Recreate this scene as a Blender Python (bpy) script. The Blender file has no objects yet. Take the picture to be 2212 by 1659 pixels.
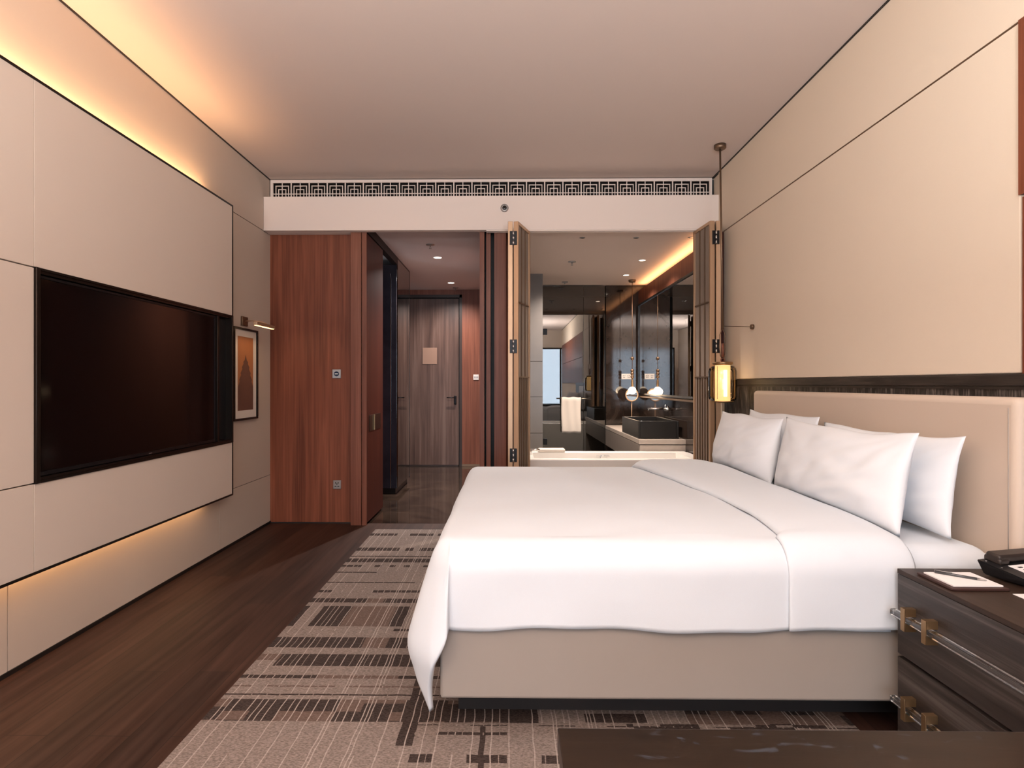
import bpy, bmesh, math, random
from mathutils import Vector, Matrix, noise
C = bpy.context.scene
COL = C.collection
PI = math.pi
random.seed(7)
# ------------------------------------------------------------------ materials
def newmat(name):
    m = bpy.data.materials.new(name); m.use_nodes = True
    return m, m.node_tree.nodes, m.node_tree.links, m.node_tree.nodes['Principled BSDF']
def plain(name, col, rough=.5, metal=0, spec=.5, bump=0, bscale=200, var=0, coat=0, emit=None, estr=0, trans=0, ior=1.45, sheen=0):
    m, N, L, b = newmat(name)
    b.inputs['Base Color'].default_value = (*col, 1)
    b.inputs['Roughness'].default_value = rough
    b.inputs['Metallic'].default_value = metal
    b.inputs['Specular IOR Level'].default_value = spec
    b.inputs['IOR'].default_value = ior
    b.inputs['Coat Weight'].default_value = coat
    b.inputs['Transmission Weight'].default_value = trans
    b.inputs['Sheen Weight'].default_value = sheen
    if emit:
        b.inputs['Emission Color'].default_value = (*emit, 1); b.inputs['Emission Strength'].default_value = estr
    tc = N.new('ShaderNodeTexCoord')
    if var:
        n = N.new('ShaderNodeTexNoise'); n.inputs['Scale'].default_value = 2.5; n.inputs['Detail'].default_value = 5
        L.new(tc.outputs['Object'], n.inputs['Vector'])
        r = N.new('ShaderNodeValToRGB')
        r.color_ramp.elements[0].position = .3; r.color_ramp.elements[1].position = .7
        r.color_ramp.elements[0].color = (*[c*(1-var) for c in col], 1); r.color_ramp.elements[1].color = (*[min(1, c*(1+var)) for c in col], 1)
        L.new(n.outputs['Fac'], r.inputs['Fac']); L.new(r.outputs['Color'], b.inputs['Base Color'])
    if bump:
        n2 = N.new('ShaderNodeTexNoise'); n2.inputs['Scale'].default_value = bscale; n2.inputs['Detail'].default_value = 3
        L.new(tc.outputs['Object'], n2.inputs['Vector'])
        bp = N.new('ShaderNodeBump'); bp.inputs['Strength'].default_value = bump; bp.inputs['Distance'].default_value = .002
        L.new(n2.outputs['Fac'], bp.inputs['Height']); L.new(bp.outputs['Normal'], b.inputs['Normal'])
    return m
def wood(name, dark, mid, light, axis='Z', rough=.4, fine=40, stretch=.9, coat=0, bump=.15, spec=.5):
    """streaky grain running along one axis, with broad cathedral figure"""
    m, N, L, b = newmat(name)
    tc = N.new('ShaderNodeTexCoord')
    def sc(a, s): return {'X': (s, a, a), 'Y': (a, s, a), 'Z': (a, a, s)}[axis]
    mp = N.new('ShaderNodeMapping'); mp.inputs['Scale'].default_value = sc(fine, stretch)
    L.new(tc.outputs['Object'], mp.inputs['Vector'])
    n = N.new('ShaderNodeTexNoise'); n.inputs['Scale'].default_value = 1; n.inputs['Detail'].default_value = 6; n.inputs['Roughness'].default_value = .65
    L.new(mp.outputs['Vector'], n.inputs['Vector'])
    mp2 = N.new('ShaderNodeMapping'); mp2.inputs['Scale'].default_value = sc(fine*.22, stretch*.8)
    L.new(tc.outputs['Object'], mp2.inputs['Vector'])
    n2 = N.new('ShaderNodeTexNoise'); n2.inputs['Scale'].default_value = 1; n2.inputs['Detail'].default_value = 3; n2.inputs['Distortion'].default_value = .6
    L.new(mp2.outputs['Vector'], n2.inputs['Vector'])
    mx = N.new('ShaderNodeMath'); mx.operation = 'ADD'
    h = N.new('ShaderNodeMath'); h.operation = 'MULTIPLY'; h.inputs[1].default_value = .5
    h2 = N.new('ShaderNodeMath'); h2.operation = 'MULTIPLY'; h2.inputs[1].default_value = .5
    L.new(n.outputs['Fac'], h.inputs[0]); L.new(n2.outputs['Fac'], h2.inputs[0])
    L.new(h.outputs[0], mx.inputs[0]); L.new(h2.outputs[0], mx.inputs[1])
    r = N.new('ShaderNodeValToRGB'); e = r.color_ramp.elements
    e[0].position = .36; e[0].color = (*dark, 1); e[1].position = .64; e[1].color = (*light, 1)
    q = e.new(.5); q.color = (*mid, 1)
    L.new(mx.outputs[0], r.inputs['Fac']); L.new(r.outputs['Color'], b.inputs['Base Color'])
    bp = N.new('ShaderNodeBump'); bp.inputs['Strength'].default_value = bump; bp.inputs['Distance'].default_value = .002
    L.new(n.outputs['Fac'], bp.inputs['Height']); L.new(bp.outputs['Normal'], b.inputs['Normal'])
    b.inputs['Roughness'].default_value = rough; b.inputs['Coat Weight'].default_value = coat; b.inputs['Coat Roughness'].default_value = .15
    b.inputs['Specular IOR Level'].default_value = spec
    return m
def glass_sheet(name, tint, refl, rough=0.0):
    """single thin sheet: tinted see-through plus a Fresnel reflection"""
    m, N, L, b = newmat(name); N.remove(b)
    out = N['Material Output']
    t = N.new('ShaderNodeBsdfTransparent'); t.inputs['Color'].default_value = (*tint, 1)
    g = N.new('ShaderNodeBsdfGlossy'); g.inputs['Roughness'].default_value = rough; g.inputs['Color'].default_value = (1, 1, 1, 1)
    f = N.new('ShaderNodeFresnel'); f.inputs['IOR'].default_value = 1.5
    a = N.new('ShaderNodeMath'); a.operation = 'ADD'; a.inputs[1].default_value = refl; a.use_clamp = True
    L.new(f.outputs[0], a.inputs[0])
    mx = N.new('ShaderNodeMixShader'); L.new(a.outputs[0], mx.inputs[0]); L.new(t.outputs[0], mx.inputs[1]); L.new(g.outputs[0], mx.inputs[2])
    L.new(mx.outputs[0], out.inputs['Surface'])
    return m
def plank_floor(name):
    m, N, L, b = newmat(name)
    tc = N.new('ShaderNodeTexCoord'); mp = N.new('ShaderNodeMapping'); mp.inputs['Rotation'].default_value = (0, 0, PI/2)
    L.new(tc.outputs['Object'], mp.inputs['Vector'])
    br = N.new('ShaderNodeTexBrick'); br.inputs['Scale'].default_value = 1; br.inputs['Brick Width'].default_value = 1.3; br.inputs['Row Height'].default_value = .155
    br.inputs['Mortar Size'].default_value = .0012; br.inputs['Mortar Smooth'].default_value = 0; br.offset = .37
    br.inputs['Color1'].default_value = (0, 0, 0, 1); br.inputs['Color2'].default_value = (1, 1, 1, 1); br.inputs['Mortar'].default_value = (.5, .5, .5, 1)
    L.new(mp.outputs['Vector'], br.inputs['Vector'])
    gm = N.new('ShaderNodeMapping'); gm.inputs['Scale'].default_value = (28, 1.3, 28); L.new(tc.outputs['Object'], gm.inputs['Vector'])
    n = N.new('ShaderNodeTexNoise'); n.inputs['Scale'].default_value = 1; n.inputs['Detail'].default_value = 6; n.inputs['Distortion'].default_value = .5
    L.new(gm.outputs['Vector'], n.inputs['Vector'])
    r = N.new('ShaderNodeValToRGB'); e = r.color_ramp.elements
    e[0].position = .30; e[0].color = (.028, .0125, .0085, 1); e[1].position = .74; e[1].color = (.064, .033, .024, 1)
    L.new(n.outputs['Fac'], r.inputs['Fac'])
    tint = N.new('ShaderNodeMix'); tint.data_type = 'RGBA'; tint.blend_type = 'MULTIPLY'; tint.inputs[0].default_value = 1
    r2 = N.new('ShaderNodeValToRGB'); r2.color_ramp.elements[0].color = (.72, .74, .76, 1); r2.color_ramp.elements[1].color = (1.2, 1.12, 1.06, 1)
    L.new(br.outputs['Color'], r2.inputs['Fac']); L.new(r.outputs['Color'], tint.inputs[6]); L.new(r2.outputs['Color'], tint.inputs[7])
    dk = N.new('ShaderNodeMix'); dk.data_type = 'RGBA'; dk.inputs[7].default_value = (.012, .008, .006, 1)
    L.new(br.outputs['Fac'], dk.inputs[0]); L.new(tint.outputs[2], dk.inputs[6]); L.new(dk.outputs[2], b.inputs['Base Color'])
    b.inputs['Roughness'].default_value = .5; b.inputs['Specular IOR Level'].default_value = .18
    bp = N.new('ShaderNodeBump'); bp.inputs['Strength'].default_value = .25; bp.inputs['Distance'].default_value = .001
    L.new(n.outputs['Fac'], bp.inputs['Height']); L.new(bp.outputs['Normal'], b.inputs['Normal'])
    return m
def stone(name, a, c, rough, scale=1.5, ior=1.5, spec=.5):
    m, N, L, b = newmat(name)
    tc = N.new('ShaderNodeTexCoord')
    n = N.new('ShaderNodeTexNoise'); n.inputs['Scale'].default_value = scale; n.inputs['Detail'].default_value = 8; n.inputs['Distortion'].default_value = 1.5; n.inputs['Roughness'].default_value = .6
    L.new(tc.outputs['Object'], n.inputs['Vector'])
    r = N.new('ShaderNodeValToRGB'); r.color_ramp.elements[0].position = .38; r.color_ramp.elements[1].position = .66
    r.color_ramp.elements[0].color = (*a, 1); r.color_ramp.elements[1].color = (*c, 1)
    L.new(n.outputs['Fac'], r.inputs['Fac']); L.new(r.outputs['Color'], b.inputs['Base Color'])
    b.inputs['Roughness'].default_value = rough; b.inputs['IOR'].default_value = ior; b.inputs['Specular IOR Level'].default_value = spec
    return m
def carpet(name, a, c, wscale=1):
    m, N, L, b = newmat(name)
    tc = N.new('ShaderNodeTexCoord'); mp = N.new('ShaderNodeMapping'); mp.inputs['Scale'].default_value = (90*wscale, 240*wscale, 90)
    L.new(tc.outputs['Object'], mp.inputs['Vector'])
    n = N.new('ShaderNodeTexNoise'); n.inputs['Scale'].default_value = 1; n.inputs['Detail'].default_value = 4; n.inputs['Roughness'].default_value = .7
    L.new(mp.outputs['Vector'], n.inputs['Vector'])
    r = N.new('ShaderNodeValToRGB'); r.color_ramp.elements[0].position = .38; r.color_ramp.elements[1].position = .62
    r.color_ramp.elements[0].color = (*a, 1); r.color_ramp.elements[1].color = (*c, 1)
    L.new(n.outputs['Fac'], r.inputs['Fac']); L.new(r.outputs['Color'], b.inputs['Base Color'])
    b.inputs['Roughness'].default_value = .95; b.inputs['Specular IOR Level'].default_value = .1
    bp = N.new('ShaderNodeBump'); bp.inputs['Strength'].default_value = .6; bp.inputs['Distance'].default_value = .004
    L.new(n.outputs['Fac'], bp.inputs['Height']); L.new(bp.outputs['Normal'], b.inputs['Normal'])
    return m
M = {}
M['ceiling'] = plain('ceiling_paint', (.65, .54, .485), .9, spec=.1, bump=.05)
M['hallceiling'] = plain('hall_ceiling_paint', (.72, .71, .72), .9, spec=.1)
M['beam'] = plain('beam_paint', (.76, .66, .60), .85, spec=.15)
M['wall'] = plain('beige_wall_covering', (.58, .49, .415), .75, spec=.2, bump=.25, bscale=500)
M['panel'] = plain('beige_panel_board', (.68, .585, .505), .55, spec=.3, bump=.12, bscale=600)
M['wallright'] = plain('cream_wall_covering', (.72, .61, .49), .75, spec=.2, bump=.25, bscale=500)
M['darkgap'] = plain('dark_reveal', (.012, .009, .008), .5)
M['darkmetal'] = plain('dark_bronze_metal', (.03, .022, .018), .3, metal=.8)
M['floor'] = plank_floor('dark_plank_floor')
M['hallfloor'] = stone('polished_dark_marble', (.018, .011, .008), (.05, .032, .022), .05, 2.0, 1.65)
M['bathfloor'] = stone('grey_bath_stone', (.05, .045, .042), (.09, .085, .08), .2)
M['walnut'] = wood('red_walnut', (.11, .028, .0115), (.18, .052, .024), (.26, .082, .041), 'Z', .5, 50, .9, spec=.3)
M['walnut2'] = wood('red_walnut_plain', (.125, .038, .020), (.175, .057, .031), (.24, .088, .052), 'Z', .45, 60, 1.0, spec=.35)
M['oakdoor'] = wood('smoked_oak', (.05, .022, .014), (.10, .052, .037), (.17, .105, .082), 'Z', .42, 30, .8)
M['oakdark'] = plain('dark_door_casing', (.03, .017, .013), .4)
M['closetdoor'] = wood('closet_red_wood', (.05, .009, .005), (.07, .014, .008), (.10, .022, .012), 'Z', .42, 40, .6, spec=.3)
M['wainscot'] = wood('charcoal_wainscot', (.006, .005, .004), (.032, .026, .021), (.20, .17, .15), 'Z', .5, 120, 9, bump=.4)
M['wainscap'] = wood('charcoal_cap', (.014, .010, .008), (.032, .024, .019), (.06, .045, .036), 'Y', .45, 110, 5)
M['nightwood'] = wood('dark_stained_oak', (.015, .010, .009), (.031, .023, .020), (.085, .070, .064), 'Y', .4, 75, 1.5, bump=.4)
M['nighttop'] = wood('dark_brown_top', (.026, .015, .010), (.033, .019, .013), (.042, .025, .018), 'Y', .42, 50, .8, spec=.22)
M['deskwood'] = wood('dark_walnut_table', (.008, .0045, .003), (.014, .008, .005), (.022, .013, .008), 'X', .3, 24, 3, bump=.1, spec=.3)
def sky_reflections(m, col, lo=.60, hi=.68):
    """bluish patches of reflected window sky, painted into the base colour"""
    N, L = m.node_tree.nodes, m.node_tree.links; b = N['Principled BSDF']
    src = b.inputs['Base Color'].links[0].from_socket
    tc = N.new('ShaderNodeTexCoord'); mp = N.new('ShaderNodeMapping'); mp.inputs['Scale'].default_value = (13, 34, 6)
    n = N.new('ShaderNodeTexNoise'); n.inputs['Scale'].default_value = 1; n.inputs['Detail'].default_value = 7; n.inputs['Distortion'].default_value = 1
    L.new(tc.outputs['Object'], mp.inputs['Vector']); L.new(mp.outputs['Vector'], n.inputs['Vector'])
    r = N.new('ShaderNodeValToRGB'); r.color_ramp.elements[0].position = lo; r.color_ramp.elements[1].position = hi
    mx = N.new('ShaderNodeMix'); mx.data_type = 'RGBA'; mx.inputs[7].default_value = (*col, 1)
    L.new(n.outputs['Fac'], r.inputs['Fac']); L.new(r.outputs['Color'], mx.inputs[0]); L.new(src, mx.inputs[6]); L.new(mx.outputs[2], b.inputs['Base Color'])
sky_reflections(M['deskwood'], (.032, .036, .046), .63, .70)  # window-sky reflections painted into the table wood colour
M['bronze'] = plain('satin_bronze', (.50, .33, .21), .42, metal=.6)
M['bronzedark'] = plain('aged_bronze', (.20, .13, .085), .4, metal=.8)
M['brass'] = plain('brushed_brass', (.33, .21, .11), .35, metal=.85)
M['infill'] = plain('taupe_screen_fabric', (.26, .21, .175), .7, bump=.3, bscale=600)
M['black'] = plain('black_lacquer', (.006, .005, .005), .25)
M['screen'] = plain('tv_glass', (.006, .003, .003), .10, spec=.22)
M['blackmetal'] = plain('black_metal', (.012, .012, .014), .35, metal=.5)
M['chrome'] = plain('chrome', (.7, .7, .7), .12, metal=1)
M['white'] = plain('white_linen', (.665, .715, .77), .85, spec=.15, sheen=.1, bump=.15, bscale=900)
M['pillow'] = plain('white_pillow_cotton', (.76, .79, .83), .85, spec=.15, bump=.1, bscale=900)
M['porcelain'] = plain('white_porcelain', (.80, .78, .75), .15)
M['leather'] = plain('taupe_leatherette', (.305, .27, .243), .5, spec=.3, bump=.1, bscale=700)
M['leatherhead'] = plain('beige_leatherette', (.60, .49, .40), .5, spec=.4, bump=.1, bscale=700)
M['basematt'] = plain('dark_plinth', (.022, .018, .017), .5)
M['paper'] = plain('white_paper', (.85, .83, .82), .7)
M['mat'] = plain('cream_mat_board', (.72, .66, .60), .7)
M['print'] = plain('orange_brown_print', (.40, .16, .07), .6, var=.1)
M['print2'] = plain('brown_print_ink', (.16, .075, .055), .6, var=.25)
M['greytile'] = plain('grey_tile', (.17, .155, .145), .25, var=.08)
M['darkstone'] = stone('dark_brown_marble', (.016, .011, .009), (.045, .032, .026), .07, 1.6, 1.6)
M['showertile'] = stone('shower_dark_tile', (.04, .036, .032), (.075, .068, .06), .2, 1.2)
M['mirror'] = plain('mirror_silver', (.72, .72, .72), .01, metal=1)
M['smokemirror'] = plain('smoked_mirror', (.36, .33, .30), .02, metal=1)
M['glasswall'] = glass_sheet('shower_glass', (.55, .53, .50), .08)
M['winglass'] = glass_sheet('window_glass', (.95, .97, 1), 0)
M['lampglass'] = glass_sheet('amber_lamp_glass', (.93, .82, .68), .02)
M['acrylic'] = plain('clear_acrylic', (.97, .97, .98), .02, trans=1, ior=1.49)
M['lampinner'] = plain('lamp_diffuser', (.9, .7, .4), .6, emit=(1, .70, .33), estr=1.05)
M['lampcore'] = plain('lamp_tube', (1, .9, .7), .6, emit=(1, .86, .60), estr=3.5)
M['bulb'] = plain('lit_bulb', (1, .9, .8), .5, emit=(1, .78, .55), estr=8)
M['spotlit'] = plain('lit_downlight', (1, 1, 1), .5, emit=(1, .82, .66), estr=7)
M['bluedark'] = stone('dark_blue_lacquer', (.014, .013, .020), (.026, .024, .034), .2)
M['silver'] = plain('silver_plate', (.36, .34, .33), .35, metal=.7)
M['navy'] = plain('navy_display', (.005, .007, .03), .1)
M['whiteplastic'] = plain('white_plastic', (.72, .68, .64), .4)
M['phoneblack'] = plain('black_plastic', (.014, .013, .014), .35)
M['phonebrown'] = plain('handset_plastic', (.028, .020, .017), .4)
M['traybrown'] = plain('brown_leather_tray', (.05, .022, .018), .5)
M['pengrey'] = plain('grey_pen_metal', (.10, .10, .105), .3, metal=.6)
M['red'] = plain('red_button', (.5, .03, .03), .4)
M['sink'] = plain('black_stone_basin', (.014, .013, .012), .35)
M['counter'] = stone('cream_counter', (.42, .36, .31), (.52, .46, .41), .25)
M['countergrey'] = plain('taupe_cabinet', (.20, .17, .15), .4)
M['towel'] = plain('cream_towel', (.66, .60, .54), .95, bump=.6, bscale=300)
M['piclight'] = plain('picture_lamp_diffuser', (1, .8, .5), .5, emit=(1, .66, .34), estr=1.6)
M['platebrown'] = plain('brown_plate', (.26, .155, .11), .5)
M['led'] = plain('led_strip', (1, .8, .5), .5, emit=(1, .62, .30), estr=6)
M['rugbase'] = carpet('taupe_carpet', (.145, .115, .10), (.30, .245, .218))
M['rugdark'] = carpet('brown_carpet', (.026, .019, .017), (.075, .055, .048))
M['rugmid'] = carpet('mid_brown_carpet', (.10, .068, .055), (.17, .12, .10))
M['ruglight'] = carpet('pale_carpet', (.30, .245, .215), (.42, .36, .325))
# ------------------------------------------------------------------ helpers
def BM(): return bmesh.new()
def box(bm, x0, x1, y0, y1, z0, z1, bev=0, seg=2, mi=0, rot=None, piv=None):
    r = bmesh.ops.create_cube(bm, size=1)
    vs = r['verts']
    for v in vs:
        v.co = Vector(((x0+x1)/2+v.co.x*(x1-x0), (y0+y1)/2+v.co.y*(y1-y0), (z0+z1)/2+v.co.z*(z1-z0)))
    fs = set(f for v in vs for f in v.link_faces)
    for f in fs: f.material_index = mi
    if bev > 0:
        es = list(set(e for v in vs for e in v.link_edges))
        rr = bmesh.ops.bevel(bm, geom=es, offset=bev, segments=seg, profile=.5, affect='EDGES')
        vs = list(set(v for f in rr['faces'] for v in f.verts) | set(v for v in vs if v.is_valid))
        for f in rr['faces']: f.material_index = mi; f.smooth = True
    if rot is not None:
        p = Vector(piv) if piv else Vector(((x0+x1)/2, (y0+y1)/2, (z0+z1)/2))
        bmesh.ops.rotate(bm, verts=[v for v in vs if v.is_valid], cent=p, matrix=rot)
    return bm
def tube(bm, p0, p1, r, n=20, r2=None):
    p0 = Vector(p0); p1 = Vector(p1); d = p1-p0
    res = bmesh.ops.create_cone(bm, cap_ends=True, segments=n, radius1=r, radius2=r if r2 is None else r2, depth=d.length)
    q = Vector((0, 0, 1)).rotation_difference(d.normalized()).to_matrix().to_4x4()
    bmesh.ops.transform(bm, matrix=Matrix.Translation((p0+p1)/2) @ q, verts=res['verts'])
    for v in res['verts']:
        for f in v.link_faces: f.smooth = len(f.verts) == 4
    return bm
def path(bm, pts, r, n=10):
    """smooth tube through a list of points"""
    rings = []
    P = [Vector(p) for p in pts]
    for i, p in enumerate(P):
        t = (P[min(i+1, len(P)-1)]-P[max(i-1, 0)]).normalized()
        a = t.cross(Vector((0, 0, 1)));
        if a.length < .05: a = t.cross(Vector((0, 1, 0)))
        a.normalize(); b = t.cross(a)
        rings.append([bm.verts.new(p+(a*math.cos(2*PI*k/n)+b*math.sin(2*PI*k/n))*r) for k in range(n)])
    for A, B in zip(rings, rings[1:]):
        for k in range(n):
            f = bm.faces.new((A[k], A[(k+1) % n], B[(k+1) % n], B[k])); f.smooth = True
    bm.faces.new(rings[0][::-1]); bm.faces.new(rings[-1])
    return bm
def lathe(bm, c, prof, n=32, axis='Z'):
    rings = []
    for (r, h) in prof:
        ring = []
        for k in range(n):
            a = 2*PI*k/n
            if axis == 'Z': co = (c[0]+r*math.cos(a), c[1]+r*math.sin(a), c[2]+h)
            elif axis == 'Y': co = (c[0]+r*math.cos(a), c[1]+h, c[2]+r*math.sin(a))
            else: co = (c[0]+h, c[1]+r*math.cos(a), c[2]+r*math.sin(a))
            ring.append(bm.verts.new(co))
        rings.append(ring)
    for A, B in zip(rings, rings[1:]):
        for k in range(n):
            f = bm.faces.new((A[k], A[(k+1) % n], B[(k+1) % n], B[k])); f.smooth = True
    if prof[0][0] > 1e-4: bm.faces.new(rings[0][::-1])
    if prof[-1][0] > 1e-4: bm.faces.new(rings[-1])
    bmesh.ops.remove_doubles(bm, verts=bm.verts[:], dist=1e-6)
    bmesh.ops.recalc_face_normals(bm, faces=bm.faces[:])
    return bm
def ring(bm, c, R, r, axis='X', n=32, k=10):
    for_pts = []
    rings = []
    for i in range(n):
        a = 2*PI*i/n; rr = []
        for j in range(k):
            b = 2*PI*j/k; q = R+r*math.cos(b); h = r*math.sin(b)
            if axis == 'X': co = (c[0]+h, c[1]+q*math.cos(a), c[2]+q*math.sin(a))
            elif axis == 'Y': co = (c[0]+q*math.cos(a), c[1]+h, c[2]+q*math.sin(a))
            else: co = (c[0]+q*math.cos(a), c[1]+q*math.sin(a), c[2]+h)
            rr.append(bm.verts.new(co))
        rings.append(rr)
    for i in range(n):
        A = rings[i]; B = rings[(i+1) % n]
        for j in range(k):
            f = bm.faces.new((A[j], A[(j+1) % k], B[(j+1) % k], B[j])); f.smooth = True
    bmesh.ops.recalc_face_normals(bm, faces=bm.faces[:])
    return bm
ORIG = {}
def obj(name, bm, mats, parent=None, solid=0, subsurf=0):
    me = bpy.data.meshes.new(name)
    if parent is not None: o0 = ORIG[parent.name]
    else:
        xs = [v.co for v in bm.verts]
        lo = Vector([min(v[i] for v in xs) for i in range(3)]); hi = Vector([max(v[i] for v in xs) for i in range(3)])
        o0 = Vector(((lo.x+hi.x)/2, (lo.y+hi.y)/2, lo.z))
    bmesh.ops.translate(bm, verts=bm.verts[:], vec=-o0)
    bm.normal_update(); bm.to_mesh(me); bm.free()
    if not isinstance(mats, (list, tuple)): mats = [mats]
    for m in mats: me.materials.append(M[m] if isinstance(m, str) else m)
    o = bpy.data.objects.new(name, me); COL.objects.link(o)
    if parent is not None: o.parent = parent
    else: o.location = o0
    ORIG[o.name] = o0
    if solid:
        s = o.modifiers.new('thick', 'SOLIDIFY'); s.thickness = solid; s.offset = -1
    if subsurf:
        s = o.modifiers.new('sub', 'SUBSURF'); s.levels = subsurf; s.render_levels = subsurf
    return o
def tag(o, label, cat, group=None):
    o['label'] = label; o['category'] = cat
    if group: o['group'] = group
    return o
def thing(name, label, cat, loc=(0, 0, 0), group=None):
    o = bpy.data.objects.new(name, None); COL.objects.link(o); o.location = loc; o.empty_display_size = .05
    ORIG[o.name] = Vector(loc)
    return tag(o, label, cat, group)
def struct(name, bm, mats, parent=None, **k):
    o = obj(name, bm, mats, parent, **k)
    if parent is None: o['kind'] = 'structure'
    return o
def B(*a, **k): return box(BM(), *a, **k)
def dup(root, loc, label):
    r = root.copy(); COL.objects.link(r); r.location = loc; r['label'] = label
    for ch in list(root.children):
        c = ch.copy(); COL.objects.link(c); c.parent = r
        for g in list(ch.children):
            d = g.copy(); COL.objects.link(d); d.parent = c
    return r
# ------------------------------------------------------------------ key dimensions (metres; camera at the origin, looking along +Y)
XL, XR, ZC = -2.235, 1.91, 3.22          # left wall, right wall, ceiling
YB, YF = 5.40, -3.75                     # wall with the openings, window wall behind the camera
BZ0, BZ1, BY = 2.704, 3.015, 5.25        # dropped beam
HX0, HX1, HY = -1.31, -.27, 9.16         # entrance hall
# ------------------------------------------------------------------ room shell
struct('floor', B(XL-.02, XR+.02, YF, 5.40, -.08, 0), 'floor')
f2 = struct('floor_hall', B(-3.2, .15, 5.40, HY+.1, -.08, -.002), 'hallfloor')
struct('floor_bathroom', B(.15, 2.2, 5.40, 9.8, -.08, -.002), 'bathfloor')
struct('ceiling', B(XL-.02, XR+.02, YF, YB+.1, ZC, ZC+.1), 'ceiling')
# left wall : upper, middle and lower courses with fine grooves
struct('wall_left', B(XL-.14, XL-.006, YF, YB+.1, 0, ZC), 'darkgap')
bm = BM()
for (y0, y1) in ((YF, 2.55), (2.556, 4.44), (4.446, YB)):
    box(bm, XL-.007, XL, y0, y1, .022, .452)
box(bm, XL-.007, XL, YF, YB, .457, 2.700); box(bm, XL-.007, XL, YF, YB, 2.706, ZC-.008)
struct('wall_left_covering', bm, 'wall')
struct('baseboard_left', B(XL, XL+.006, YF, YB, 0, .022), 'darkgap')
# right wall : upper band, recessed groove, big padded field, wainscot, wood field nearer the window
struct('wall_right', B(XR, XR+.14, YF, BY+.16, 0, ZC), 'wallright')
struct('wall_right_upper', B(XR-.012, XR, YF, BY, 2.655, ZC-.008), 'wallright')
bm = B(XR-.024, XR, 2.158, 5.10, 1.345, 2.640, bev=.006)
struct('wall_right_field', bm, 'wallright')
struct('trim_1', B(XR-.010, XR, 2.158, 5.13, 2.640, 2.655), 'bronzedark')
struct('trim_2', B(XR-.05, XR-.0005, 5.105, 5.15, 1.2, 2.640), 'closetdoor')
bm = B(XR-.03, XR, .6, 5.10, 1.297, 1.343, bev=.004); box(bm, XR-.022, XR, .6, 5.10, 1.284, 1.296)
struct('trim_3', bm, 'wainscap')
struct('wall_right_wainscot', B(XR-.015, XR, .6, 5.10, .0, 1.284), 'wainscot')
bm = B(XR-.032, XR, YF+.3, 2.158, 2.0, 2.645); box(bm, XR-.028, XR, YF+.3, 2.145, 1.343, 1.99)
struct('wall_right_woodfield', bm, 'walnut')
# ceiling shadow gaps
struct('trim_4', B(XL, XL+.008, YF, YB, ZC-.008, ZC), 'darkgap')
struct('trim_5', B(XR-.02, XR, YF, YB, ZC-.008, ZC), 'darkgap')
# back wall with the openings
struct('wall_back', B(XL, -1.455, YB, YB+.12, 0, BZ0+.1), 'walnut')
struct('baseboard_back', B(XL, -1.457, YB-.006, YB-.0005, 0, .012), 'darkgap')
struct('wall_back_upper', B(XL-.02, 2.2, YB+.06, YB+.2, 2.80, ZC), 'darkgap')
bm = B(XL, XR, BY, BY+.07, BZ0, BZ1, bev=.004); box(bm, XL, XR, BY+.07, YB+.06, BZ1-.03, BZ1); box(bm, XL, -1.457, BY+.07, YB+.02, BZ0, BZ0+.06)
struct('trim_6', bm, 'beam')                         # dropped beam over the openings
bm = B(-.20, XR, BY+.004, BY+.025, BZ0-.010, BZ0); box(bm, -.20, XR, BY+.040, BY+.07, BZ0-.010, BZ0)
struct('trim_7', bm, 'beam')                         # folding screen track
# pilaster and jambs
struct('trim_8', B(-1.457, -1.358, 5.322, 5.52, 0, 2.80, bev=.002), 'walnut2')
struct('trim_9', B(-1.352, HX0, 5.325, 5.345, 0, 2.80), 'walnut2')
# wall behind camera with the wide window
bm = B(XL-.14, XR+.14, YF-.12, YF, 0, .22); box(bm, XL-.14, XR+.14, YF-.12, YF, 2.60, ZC); box(bm, XL-.14, -2.12, YF-.12, YF, .22, 2.60)
struct('wall_front', bm, 'wall')
w = struct('window_1', B(-2.12, XR, YF-.10, YF-.09, .22, 2.60), 'winglass')
bm = BM()
for x in (-2.10, -1.1, -.1, .9, 1.86): box(bm, x-.025, x+.025, YF-.09, YF-.02, .22, 2.60)
box(bm, -2.12, XR, YF-.085, YF-.025, .22, .27); box(bm, -2.12, XR, YF-.085, YF-.025, 2.55, 2.60)
struct('window_frame', bm, 'darkmetal', w)
# ------------------------------------------------------------------ hall
struct('ceiling_hall', B(-3.2, .0, BY+.075, HY+.1, 2.80, 2.90), 'hallceiling')
struct('wall_hall_left', B(-3.2, -3.1, YB+.12, HY, 0, 2.80), 'walnut')
struct('wall_hall_back_left', B(-3.2, -1.72, HY, HY+.1, 0, 2.80), 'walnut2')
bm = B(-1.72, -.27, HY, HY+.1, 2.72, 2.80); box(bm, -.735, -.2, HY, HY+.1, 0, 2.72)
struct('wall_hall_back', bm, 'walnut2')
d1 = struct('door_1', B(-1.70, -.79, HY+.035, HY+.075, .02, 2.66), 'oakdoor')
bm = B(-1.70, -1.02, HY+.030, HY+.036, .02, 2.655); box(bm, -1.012, -.79, HY+.030, HY+.036, .02, 2.655)
struct('door_board', bm, 'oakdoor', d1)
bm = B(-.775, -.735, HY-.006, HY+.08, 0, 2.72); box(bm, -1.72, -.735, HY-.006, HY+.08, 2.674, 2.72); box(bm, -1.72, -.79, HY+.02, HY+.075, 0, .018)
struct('door_frame', bm, 'oakdark', d1)
bm = B(-.865, -.825, HY+.018, HY+.031, .98, 1.12, bev=.012, seg=3); tube(bm, (-.845, HY+.03, 1.09), (-.845, HY-.03, 1.09), .009); tube(bm, (-.84, HY-.03, 1.09), (-.975, HY-.03, 1.09), .008)
struct('door_handle', bm, 'blackmetal', d1)
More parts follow.
